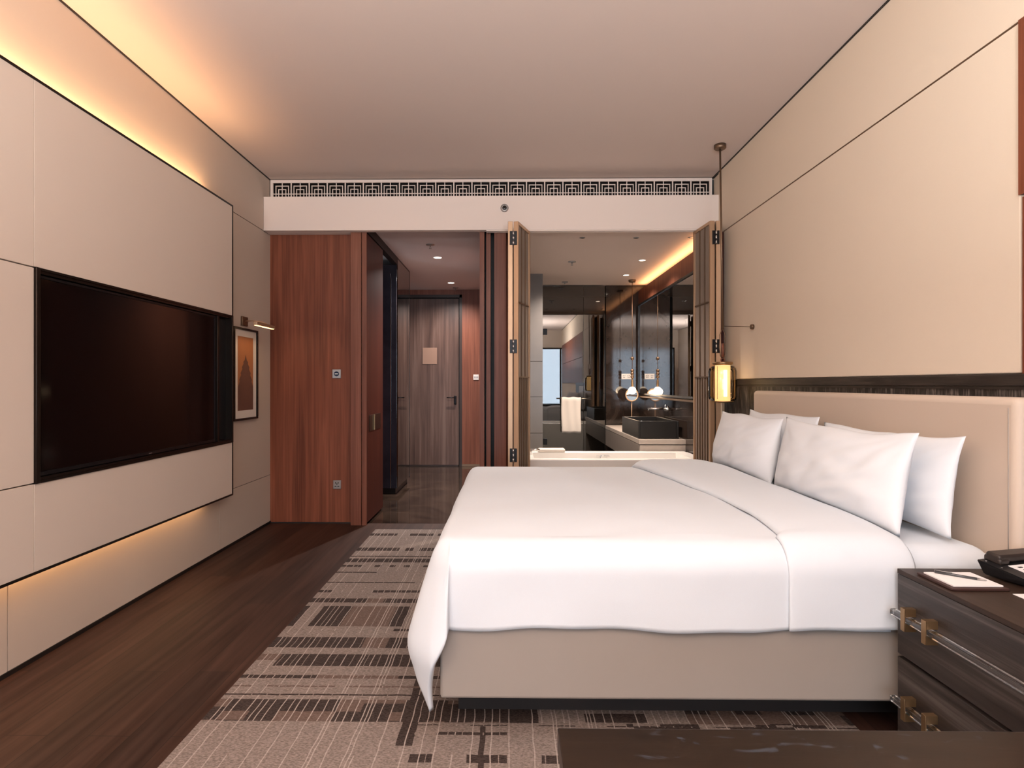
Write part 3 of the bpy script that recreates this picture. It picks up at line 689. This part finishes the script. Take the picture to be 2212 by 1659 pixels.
# bands: (far pixel row, near pixel row, style)
bands = [(1156, 1161, 'dash'), (1167, 1170, 'half'), (1187, 1194, 'dash'), (1205, 1207, 'thin'), (1211, 1219, 'full'), (1225, 1229, 'half'), (1240, 1242, 'thin'), (1262, 1264, 'thin'), (1273, 1275, 'half'), (1280, 1285, 'dash'), (1298, 1307, 'dash2'), (1315, 1359, 'blocks'), (1364, 1369, 'right'), (1383, 1406, 'fullm'), (1420, 1446, 'fullm2'), (1466, 1473, 'dash2'), (1489, 1492, 'mid'), (1507, 1510, 'thin'), (1519, 1567, 'big'), (1572, 1574, 'rt'), (1588, 1594, 'rt'), (1637, 1655, 'rt')]
yc = [RY0, RY1]
for a, b_, s in bands: yc += [Yp(a), Yp(b_)]
yc += [RY0+.03*k for k in range(1, 142)]
yc = sorted(v for v in set(round(v, 4) for v in yc) if RY0 <= v <= RY1)
yc = [a for k, a in enumerate(yc) if k == 0 or a-yc[k-1] > .0015]
def hsh(a, b_): return (math.sin(a*127.1+b_*311.7)*43758.5453) % 1
def isline(x): return any(a-.0003 <= x <= a+.0046 for a in xl)
def style(x, y):
    on = isline(x)
    blk = int((x+3)/.05)
    for k, (a, b_, s) in enumerate(bands):
        if Yp(b_) <= y <= Yp(a):
            if not on and any(q-.0003 <= x <= q+.0042 for q in xl2) and hsh(int(x*50), k) < .8: return 3 if s == 'big' else 0
            if s == 'rt':
                if x < -.35: break
                if on: return 3
                if hsh(int((x+3)/.13), k) < .55: return 1
                break
            if on and s not in ('thin',): return 3
            if s == 'thin': return 1 if hsh(int((x+3)/.3), k) < .8 else 0
            if s == 'mid': return 2 if hsh(blk, k) < .8 else 0
            if s == 'dash': return 1 if hsh(blk, k) < .72 else 0
            if s == 'dash2': return 1 if hsh(int((x+3)/.09), k) < .85 else 2
            if s == 'half': return 1 if hsh(int((x+3)/.35), k) < .45 and hsh(blk, k) < .8 else 0
            if s == 'full': return 1
            if s == 'blocks': 
                v = hsh(int((x+3.03)/.085), k); return 1 if v < .45 else (2 if v < .6 else 0)
            if s == 'right': return 1 if hsh(int((x+3)/.4), k) < .5 else 0
            if s == 'fullm': return 1 if hsh(int((x+3)/.12), k) < .75 else 2
            if s == 'fullm2': return 1 if hsh(int((x+3)/.16), k) < .72 else (2 if y > Yp(1436) else 0)
            if s == 'big' and x > .11:
                if .29 < x < .53: return 1 if int((y+.02)/.05) % 2 else 0
                return (1 if hsh(int((x+3)/.10), int(y*22)) < .55 else 2) if x > .70 else 0
            if s == 'big': 
                if x > -.42 and x < -.30: return 1
                return 1 if hsh(int((x+3)/.11), k+int(y*30)) < .72 else 2
    # warp-wise dark columns
    for cx, w2, ya, yb in ((-.37, .032, Yp(1620), Yp(1455)), (-.09, .013, RY0, Yp(1580)), (.62, .045, RY0, 2.4), (.98, .04, RY0, 2.4)):
        if abs(x-cx) < w2 and ya <= y <= yb and not on: return 1
    if x > .45 and y < 2.35 and hsh(int((x+3)/.12), int(y/.11)) < .32: return 1
    if x > .3 and on: return 3
    if on: return 3 if hsh(int(x*90), int(y/.5)) < .8 or y < 2.0 else 0
    return 0
bm = BM()
vg = {}
for ix, x in enumerate(xc):
    for iy, y in enumerate(yc):
        edge = ix in (0, len(xc)-1) or iy in (0, len(yc)-1)
        j = 0 if edge else .0022*noise.noise(Vector((x*9, y*14, 0)))*1.6
        k = 0 if edge else .003*noise.noise(Vector((x*16, y*9, 4)))
        vg[ix, iy] = bm.verts.new((x+j, y+k, .009))
for ix in range(len(xc)-1):
    for iy in range(len(yc)-1):
        f = bm.faces.new((vg[ix, iy], vg[ix+1, iy], vg[ix+1, iy+1], vg[ix, iy+1]))
        f.material_index = style((xc[ix]+xc[ix+1])/2, (yc[iy]+yc[iy+1])/2)
for side in (0, 1, 2, 3):
    idx = [(0, k) for k in range(len(yc))] if side == 0 else [(len(xc)-1, k) for k in range(len(yc))] if side == 1 else [(k, 0) for k in range(len(xc))] if side == 2 else [(k, len(yc)-1) for k in range(len(xc))]
    lowv = [bm.verts.new((vg[q].co.x, vg[q].co.y, .0005)) for q in idx]
    for k in range(len(idx)-1): bm.faces.new((vg[idx[k]], vg[idx[k+1]], lowv[k+1], lowv[k]))
bmesh.ops.recalc_face_normals(bm, faces=bm.faces[:])
tag(obj('rug', bm, ['rugbase', 'rugdark', 'rugmid', 'ruglight']), 'taupe carpet with broken dark bands and pale lines under the bed', 'rug')
# ------------------------------------------------------------------ bed
BX0, BX1, BY0, BY1 = -.249, 1.795, 2.10, 4.12
bed = thing('bed', 'wide bed with taupe upholstered base and tall beige headboard', 'bed', (.8, 3.1, 0))
obj('plinth', B(BX0+.05, BX1-.02, 2.305, BY1-.16, .0095, .16), 'basematt', bed)
obj('base', B(BX0, BX1, BY0, BY1, .16, .50, bev=.012, seg=3), 'leather', bed)
obj('mattress', B(BX0+.02, BX1-.006, BY0+.012, BY1-.012, .50, .706, bev=.08, seg=8), 'white', bed)
hb_ = B(1.80, XR-.031, 2.07, 4.29, .02, 1.257, bev=.028, seg=5)
obj('headboard', hb_, 'leatherhead', bed)
bm = BM()
def rrect(x, y0, y1, z0, z1, r, n=8):
    pts = []
    for cy, cz, a0 in ((y1-r, z1-r, 0), (y0+r, z1-r, PI/2)):
        for k in range(n+1): a = a0+PI/2*k/n; pts.append((x, cy+r*math.cos(a), cz+r*math.sin(a)))
    return [(x, y1, z0)]+pts+[(x, y0, z0)]
path(bm, [(1.7995, 2.108, .5), (1.7995, 2.108, 1.22)], .0018, 6)
obj('headboard_seam', bm, 'leather', bed)
obj('fixing_stud', (lambda b: lathe(b, (.50, 2.32, .155), [(.008, 0), (.008, .004)], 12))(BM()), 'chrome', bed)
# fitted sheet over the mattress, pulled out at the head end beside the nightstand
def drape(u0, u1, footdrop, sidedrop, zt, name, mat, xe0=None, thick=.018, nu=130, nv=170, lift=0, amp=.004, seed=0, off=0, crest=None, parent=None, R=.11):
    """cloth over the mattress. u runs foot to head, v across; overhangs roll over a rounded edge and hang"""
    Rx = .055; cx0, cy0, cy1 = BX0+Rx-.02, BY0+R-.015, BY1-R+.015
    V = (cy1-cy0)
    bm = BM(); grid = []
    for i in range(nu+1):
        row = []
        for j in range(nv+1):
            v = -sidedrop+(V+2*sidedrop)*j/nv
            a = u0(v) if callable(u0) else u0; b_ = u1(v) if callable(u1) else u1
            u = a+(b_-a)*i/nu
            dv = max(0, -v, v-V); sy = -1 if v < 0 else 1
            du = max(0, cx0-u)
            yc_ = cy0+min(max(v, 0), V); xc_ = max(u, cx0)
            d = math.hypot(du, dv)
            z = zt+lift
            px_, py_ = xc_, yc_
            if d > 0:
                q = du/d; ex, ey = -(q**2.8 if dv > 0 else q), sy*dv/d
                Re = R+(Rx-R)*q*q
                if d < Re*PI/2: a_ = d/Re; hx = Re*math.sin(a_); dz = Re*(1-math.cos(a_))
                else: hx = Re; dz = Re+(d-Re*PI/2)
                corner = min(du, dv)/max(du, dv) if max(du, dv) > 0 else 0
                hx += (off+.006)
                if du > 0:
                    hang = max(0, dz-.03); hh = min(1, hang/.60); tri = hh/.62 if hh < .62 else 1-(hh-.62)/.38*.6; tri = tri if tri < .8 else .8+.2*math.sin((tri-.8)/.2*PI/2)*.9
                    hx += min(1, q*1.5)*.088*tri
                    if dv > 0: hx += .035*math.sin(min(1, du/.12)*PI/2)*min(1, hang/.3)*(1-.5*hh)*(1 if sy < 0 else .3)
                px_ += ex*hx; py_ += ey*hx; z -= dz
            # gentle crown and wrinkles
            wv = noise.noise(Vector((px_*2.2+seed, py_*2.0, z*1.5)))*amp*1.6+noise.noise(Vector((px_*6+seed, py_*5, z*4)))*amp*.5
            if d == 0:
                edge = min(min(v, V-v)/.35, 1); fe = min((u-cx0)/.25, 1)
                z += .018*math.sin(edge*PI/2)*min(1, max(0, fe)*1.2) + wv
            else:
                z += 0; px_ += (ex if d else 0)*wv; py_ += (ey if d else 0)*wv
                # hem waviness
                hemk = max(0, (dv-.7*sidedrop)/(.3*sidedrop)) if dv > 0 and du == 0 else 0
                z += hemk*.006*math.sin(px_*7+seed)+hemk*.003*math.sin(px_*19)
                py_ += (sy*hemk*.004*math.sin(px_*9+1)) if dv > 0 else 0
            if crest: z += crest(i/nu, v, V) if dv == 0 else crest(i/nu, 0, V)*max(0, 1-dv/.16)
            if crest and dv > 0: py_ += sy*crest(i/nu, 0, V)*.35*min(1, dv/.06)
            row.append(bm.verts.new((px_, py_, z)))
        grid.append(row)
    for i in range(nu):
        for j in range(nv):
            f = bm.faces.new((grid[i][j], grid[i+1][j], grid[i+1][j+1], grid[i][j+1])); f.smooth = True
    return obj(name, bm, mat, parent, solid=thick)
duv = thing('duvet', 'smooth white duvet spread over the bed, corner hanging towards the rug', 'duvet', (.6, 3.1, .5))
V_ = BY1-BY0-.19
drape(-.249+.035-.56, 1.36, .56, .37, .728, 'cover', 'white', amp=.006, parent=duv)
def fe0(v): q = max(0, min(1, v/V_)); return 1.02-.13*q**1.4+(.03*math.sin(q*5)) - (.02 if v < 0 else 0)
def fe1(v): q = max(0, min(1, v/V_)); return 1.45-.035*q
def crestf(t, v, V):
    q = max(0, min(1, v/V)); h = .026+.028*q
    return h*(max(0, 1-abs(2*t-1)**5.0)**.5)
drape(fe0, fe1, .56, .366, .730, 'turned_down_fold', 'white', amp=.005, nu=60, seed=5, off=.004, crest=crestf, parent=duv, thick=.010)
bm = BM()
# sheet at the head end
# pillows
def pillow(name, label, cy, w, h, xb, xt, zb, T, seed, sagn=0, group='bed pillows'):
    bm = BM(); n, m = 56, 40; sides = []
    tilt = math.atan2(xt-xb, h)
    for s in (-1, 1):
        g_ = {}
        for i in range(n+1):
            for j in range(m+1):
                u = -1+2*i/n; v = -1+2*j/m
                uu = u*(1-.055*(1-v*v)**1.0*abs(u)**3); vv = v*(1-.085*(1-u*u)*abs(v)**3)
                prof = (max(0, 1-abs(u)**2.6))**.62*(max(0, 1-abs(v)**2.3))**.62
                wr = noise.noise(Vector((u*2.2+seed, v*2.2, s*3)))*.14+noise.noise(Vector((u*5+seed+v*4, v*2-u*2, s*3)))*.09
                # radiating tension folds from upper corners
                fold = 0
                for cu in (-1, 1):
                    du = (u-cu); dvv = (v-1); rr = math.hypot(du*1.6, dvv)
                    ang = math.atan2(dvv, du)
                    fold += .075*math.sin(ang*16+seed)*math.exp(-((rr-.55)/.32)**2)
                th = T/2*prof*(1+wr)+T*.5*fold*prof*.6
                # belly lower
                th *= (1.0-.22*v)
                Y = uu*w/2; Zl = (vv+1)/2*h; Xl = s*th
                if s < 0 and abs(u) == 1 or False: pass
                if (i in (0, n) or j in (0, m)):
                    if s == 1: g_[i, j] = sides[0][i, j]; continue
                    Xl = 0
                X = xb+Zl*math.sin(tilt)+Xl*math.cos(tilt); Z = zb+Zl*math.cos(tilt)-Xl*math.sin(tilt)
                Z += .012*noise.noise(Vector((u*1.3+seed, 0, 7)))*(v+1)
                g_[i, j] = bm.verts.new((X, cy+Y, Z))
        sides.append(g_)
        for i in range(n):
            for j in range(m):
                q = [g_[i, j], g_[i+1, j], g_[i+1, j+1], g_[i, j+1]]
                if s == -1: q = q[::-1]
                f = bm.faces.new(q); f.smooth = True
    bmesh.ops.recalc_face_normals(bm, faces=bm.faces[:])
    return tag(obj(name, bm, 'pillow'), label, 'pillow', group)
pillow('pillow', 'white pillow in front on the near side, facing the foot of the bed', 2.715, 1.04, .395, 1.472, 1.545, .728, .185, 1)
pillow('pillow', 'white pillow in front on the far side, below the glowing lantern', 3.73, .93, .392, 1.472, 1.545, .728, .185, 2.3)
pillow('pillow', 'white pillow leaning on the headboard on the near side, nearest the telephone', 2.67, .97, .385, 1.655, 1.71, .722, .15, 4.1)
pillow('pillow', 'white pillow leaning on the headboard on the far side, mostly hidden', 3.66, .92, .41, 1.655, 1.71, .722, .15, 6.7)
# ------------------------------------------------------------------ nightstand
NX, NYF, NYN, NZ = 1.363, 2.048, 1.33, .659
ns = thing('nightstand', 'dark wood nightstand with two drawers and long clear bar handles', 'nightstand', (1.63, 1.7, 0))
obj('carcass', B(NX+.022, XR-.031, NYN+.002, NYF-.002, .05, NZ-.018), 'nightwood', ns)
obj('plinth', B(NX+.05, XR-.04, NYN+.03, NYF-.03, 0, .05), 'basematt', ns)
obj('top', B(NX, XR-.031, NYN, NYF, NZ-.016, NZ, bev=.0015), 'nighttop', ns)
for (z0, z1, hz) in ((.365, NZ-.0175, .513), (.055, .353, .212)):
    dr = obj('drawer', B(NX+.001, NX+.021, NYN+.001, NYF-.001, z0, z1, bev=.0015), 'nightwood', ns)
    bm = BM()
    box(bm, NX-.034, NX-.012, 1.345, 2.037, hz-.011, hz+.011, bev=.003)
    hd = obj('handle_bar', bm, 'acrylic', dr)
    for y in (1.958, 1.860, 1.40):
        bm = BM(); box(bm, NX-.039, NX-.0345, y-.004, y+.016, hz-.038, hz+.038, bev=.001); box(bm, NX-.0345, NX+.0005, y-.004, y+.016, hz-.038, hz-.0115); box(bm, NX-.0345, NX+.0005, y-.004, y+.016, hz+.0115, hz+.038)
        obj('bracket', bm, 'brass', dr)
# notepad, pen, card
np_ = thing('notepad', 'white notepad on a dark leather tray on the nightstand', 'notepad', (1.47, 1.90, NZ))
obj('tray', B(1.383, 1.560, 1.822, 1.980, NZ+.0005, NZ+.009, bev=.002), 'traybrown', np_)
obj('paper_block', B(1.397, 1.552, 1.836, 1.966, NZ+.0095, NZ+.0135), 'paper', np_)
pn = thing('pen', 'silver and black pen lying across the notepad', 'pen', (1.48, 1.92, NZ+.014))
A_, B_ = Vector((1.425, 1.955, NZ+.0185)), Vector((1.530, 1.872, NZ+.0175))
bm = BM(); tube(bm, A_, A_.lerp(B_, .82), .0042, 14); obj('barrel', bm, 'pengrey', pn)
bm = BM(); tube(bm, A_.lerp(B_, .82), B_, .004, 14, .0012); obj('tip', bm, 'silver', pn)
bm = BM(); tube(bm, A_+Vector((0, 0, .006)), A_.lerp(B_, .35)+Vector((0, 0, .0055)), .0012, 8); tube(bm, A_, A_+Vector((0, 0, .006)), .0012, 8); obj('clip', bm, 'silver', pn)
tag(obj('card', B(1.548, 1.70, 1.60, 1.798, NZ+.0003, NZ+.0018), 'paper'), 'white card at the right of the nightstand, in front of the telephone', 'card')
# telephone (built square, then turned)
ph = thing('telephone', 'black desk telephone with white keypad panel on the nightstand', 'telephone', (1.585, 1.985, NZ+.001))
o0 = ORIG[ph.name]
def phobj(name, bm, mat, parent): 
    bmesh.ops.translate(bm, verts=bm.verts[:], vec=o0); return obj(name, bm, mat, parent)
W_, D_ = .235, .175
bm = BM()  # wedge: low at near side (y=-D), high at far side
def wedge(bm, x0, x1, y0, y1, zb, zn, zf, inset=.0):
    vs = [bm.verts.new(p) for p in ((x0+inset, y0+inset, zb), (x1-inset, y0+inset, zb), (x1-inset, y1-inset, zb), (x0+inset, y1-inset, zb), (x0, y0, zn), (x1, y0, zn), (x1, y1, zf), (x0, y1, zf))]
    for q in ((3, 2, 1, 0), (4, 5, 6, 7), (0, 1, 5, 4), (1, 2, 6, 5), (2, 3, 7, 6), (3, 0, 4, 7)): bm.faces.new([vs[k] for k in q])
    return bm
wedge(bm, 0, W_, -D_, 0, .004, .026, .052, .014); bmesh.ops.bevel(bm, geom=bm.edges[:], offset=.004, segments=2, affect='EDGES')
body = phobj('body', bm, 'phoneblack', ph)
def pt(y): return .026+(y+D_)/D_*.026
bm = BM(); wedge(bm, .055, W_-.012, -D_+.018, -.062, pt(-D_+.018)-.004, pt(-D_+.018)+.0012, pt(-.062)+.0012); phobj('keypad_panel', bm, 'paper', ph)
k_ = 0
for r_ in range(4):
    for c_ in range(3):
        cx = .135+.030*c_; cy = -.078-.0155*r_; z = pt(cy)
        bm = BM(); box(bm, cx-.010, cx+.010, cy-.0048, cy+.0048, z, z+.004, bev=.0012); phobj('key', bm, 'phoneblack', ph)
for cx, cy, m_ in ((.082, -.118, 'red'), (.082, -.135, 'red'), (.105, -.132, 'phoneblack'), (.082, -.08, 'phoneblack'), (.082, -.097, 'phoneblack')):
    bm = BM(); z = pt(cy); box(bm, cx-.008, cx+.008, cy-.0035, cy+.0035, z, z+.003, bev=.001); phobj('function_key', bm, m_, ph)
bm = BM(); box(bm, .030, W_+.005, -.054, -.006, .052, .078, bev=.008, seg=3); box(bm, .030, .072, -.058, -.002, .046, .066, bev=.006); box(bm, W_-.045, W_+.005, -.058, -.002, .046, .066, bev=.006)
bmesh.ops.rotate(bm, verts=bm.verts[:], cent=(0, -.03, .06), matrix=Matrix.Rotation(math.radians(8), 3, 'X'))
phobj('handset', bm, 'phonebrown', ph)
for cx, cy in ((.018, -.02), (.018, -.07)):
    bm = BM(); lathe(bm, (cx, cy, pt(cy)), [(.003, 0), (.003, .0015)], 10); phobj('indicator', bm, 'silver', ph)
ph.rotation_euler = (0, 0, math.radians(14))
# ------------------------------------------------------------------ table in the foreground
tb = thing('desk', 'dark wood table top at the bottom right corner, closest to the camera', 'desk', (.9, .55, 0))
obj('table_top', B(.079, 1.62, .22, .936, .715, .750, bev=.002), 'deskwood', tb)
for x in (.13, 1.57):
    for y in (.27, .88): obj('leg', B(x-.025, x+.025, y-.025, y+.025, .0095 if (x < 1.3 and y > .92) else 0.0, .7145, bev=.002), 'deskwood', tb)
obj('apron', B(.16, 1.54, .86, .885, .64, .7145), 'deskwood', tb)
# ------------------------------------------------------------------ lights
def area(name, loc, rot, sx, sy, power, col, spread=PI):
    d = bpy.data.lights.new(name, 'AREA'); d.shape = 'RECTANGLE'; d.size = sx; d.size_y = sy; d.energy = power; d.color = col; d.spread = spread
    o = bpy.data.objects.new(name, d); COL.objects.link(o); o.location = loc; o.rotation_euler = rot; return o
def spot(name, loc, power, col, ang=100, blend=.8, r=.03, rot=(0, 0, 0)):
    d = bpy.data.lights.new(name, 'SPOT'); d.energy = power; d.color = col; d.spot_size = math.radians(ang); d.spot_blend = blend; d.shadow_soft_size = r
    o = bpy.data.objects.new(name, d); COL.objects.link(o); o.location = loc; o.rotation_euler = rot; return o
def point(name, loc, power, col, r=.03):
    d = bpy.data.lights.new(name, 'POINT'); d.energy = power; d.color = col; d.shadow_soft_size = r
    o = bpy.data.objects.new(name, d); COL.objects.link(o); o.location = loc; return o
WARM = (1, .56, .26)
area('window_daylight', (-.1, YF-.15, 1.42), (PI/2, 0, 0), 3.9, 2.35, 120, (.74, .88, 1.0))
area('fill_down_bed', (.55, 1.5, ZC-.03), (0, 0, 0), 1.2, .8, 11, (.80, .93, 1.0))  # added fill from above for the bed top, no fitting in the ceiling
area('fill_up_left', (-1.5, -1.0, 1.7), (PI, 0, 0), .6, .6, 275, (.98, .95, .92))  # added ambient fill: unseen uplight behind the camera, bounced off the ceiling
area('fill_up_right', (.7, -1.0, 1.7), (PI, 0, 0), .6, .6, 275, (.98, .95, .92))  # second added uplight, likewise without a lamp body
area('led_top', (XL+.05, (PY0+PYE)/2, PZ1-.028), (PI, math.radians(0), 0), .03, PYE-PY0-.5, 21, WARM)
area('led_bottom', (XL+.05, (PY0+PYE)/2, PZ0+.022), (0, 0, 0), .03, PYE-PY0-.5, 4.5, WARM)
area('led_bath', (1.965, 6.95, 2.655), (0, math.radians(142), 0), .03, 2.9, 10, (1, .50, .22))
spot('hall_spot', (-.835, 6.82, 2.785), 420, (1, .92, .88), 150, 1); spot('hall_spot_door', (-.846, 8.53, 2.785), 220, (1, .92, .88), 150, 1)
spot('bath_spot', (1.56, 6.77, 2.735), 120, (1, .82, .68), 130, 1); spot('bath_spot_vanity', (1.56, 7.69, 2.735), 120, (1, .82, .68), 130, 1)
spot('bath_spot_tub', (.73, 5.95, 2.735), 200, (1, .84, .72), 130, 1); spot('bath_spot_centre', (.75, 7.2, 2.735), 200, (1, .84, .72), 130, 1)
point('bath_bulb', (PX, PY-.07, 1.20), 2.5, (1, .7, .42), .05)
point('lantern_light', (LX, LY, 1.30), 7, (1, .62, .30), .055)
area('picture_light', (-2.06, 4.84, 1.778), (0, math.radians(-28), 0), .02, .33, 1.6, (1, .66, .34))
w = bpy.data.worlds.new('sky'); C.world = w; w.use_nodes = True
w.node_tree.nodes['Background'].inputs[0].default_value = (.85, .92, 1, 1); w.node_tree.nodes['Background'].inputs[1].default_value = 2.0
# ------------------------------------------------------------------ camera
cd = bpy.data.cameras.new('camera'); co = bpy.data.objects.new('camera', cd); COL.objects.link(co)
co.location = (0, 0, 1.305); co.rotation_euler = (PI/2, 0, math.atan(.01375))
cd.sensor_width = 36; cd.lens = 1250/2212*36; cd.shift_x = (1106-1081)/2212; cd.shift_y = 0; cd.clip_start = .02
C.camera = co
C.view_settings.view_transform = 'Standard'; C.view_settings.look = 'None'; C.view_settings.gamma = 1; C.view_settings.exposure = 0; C.view_settings.use_curve_mapping = False
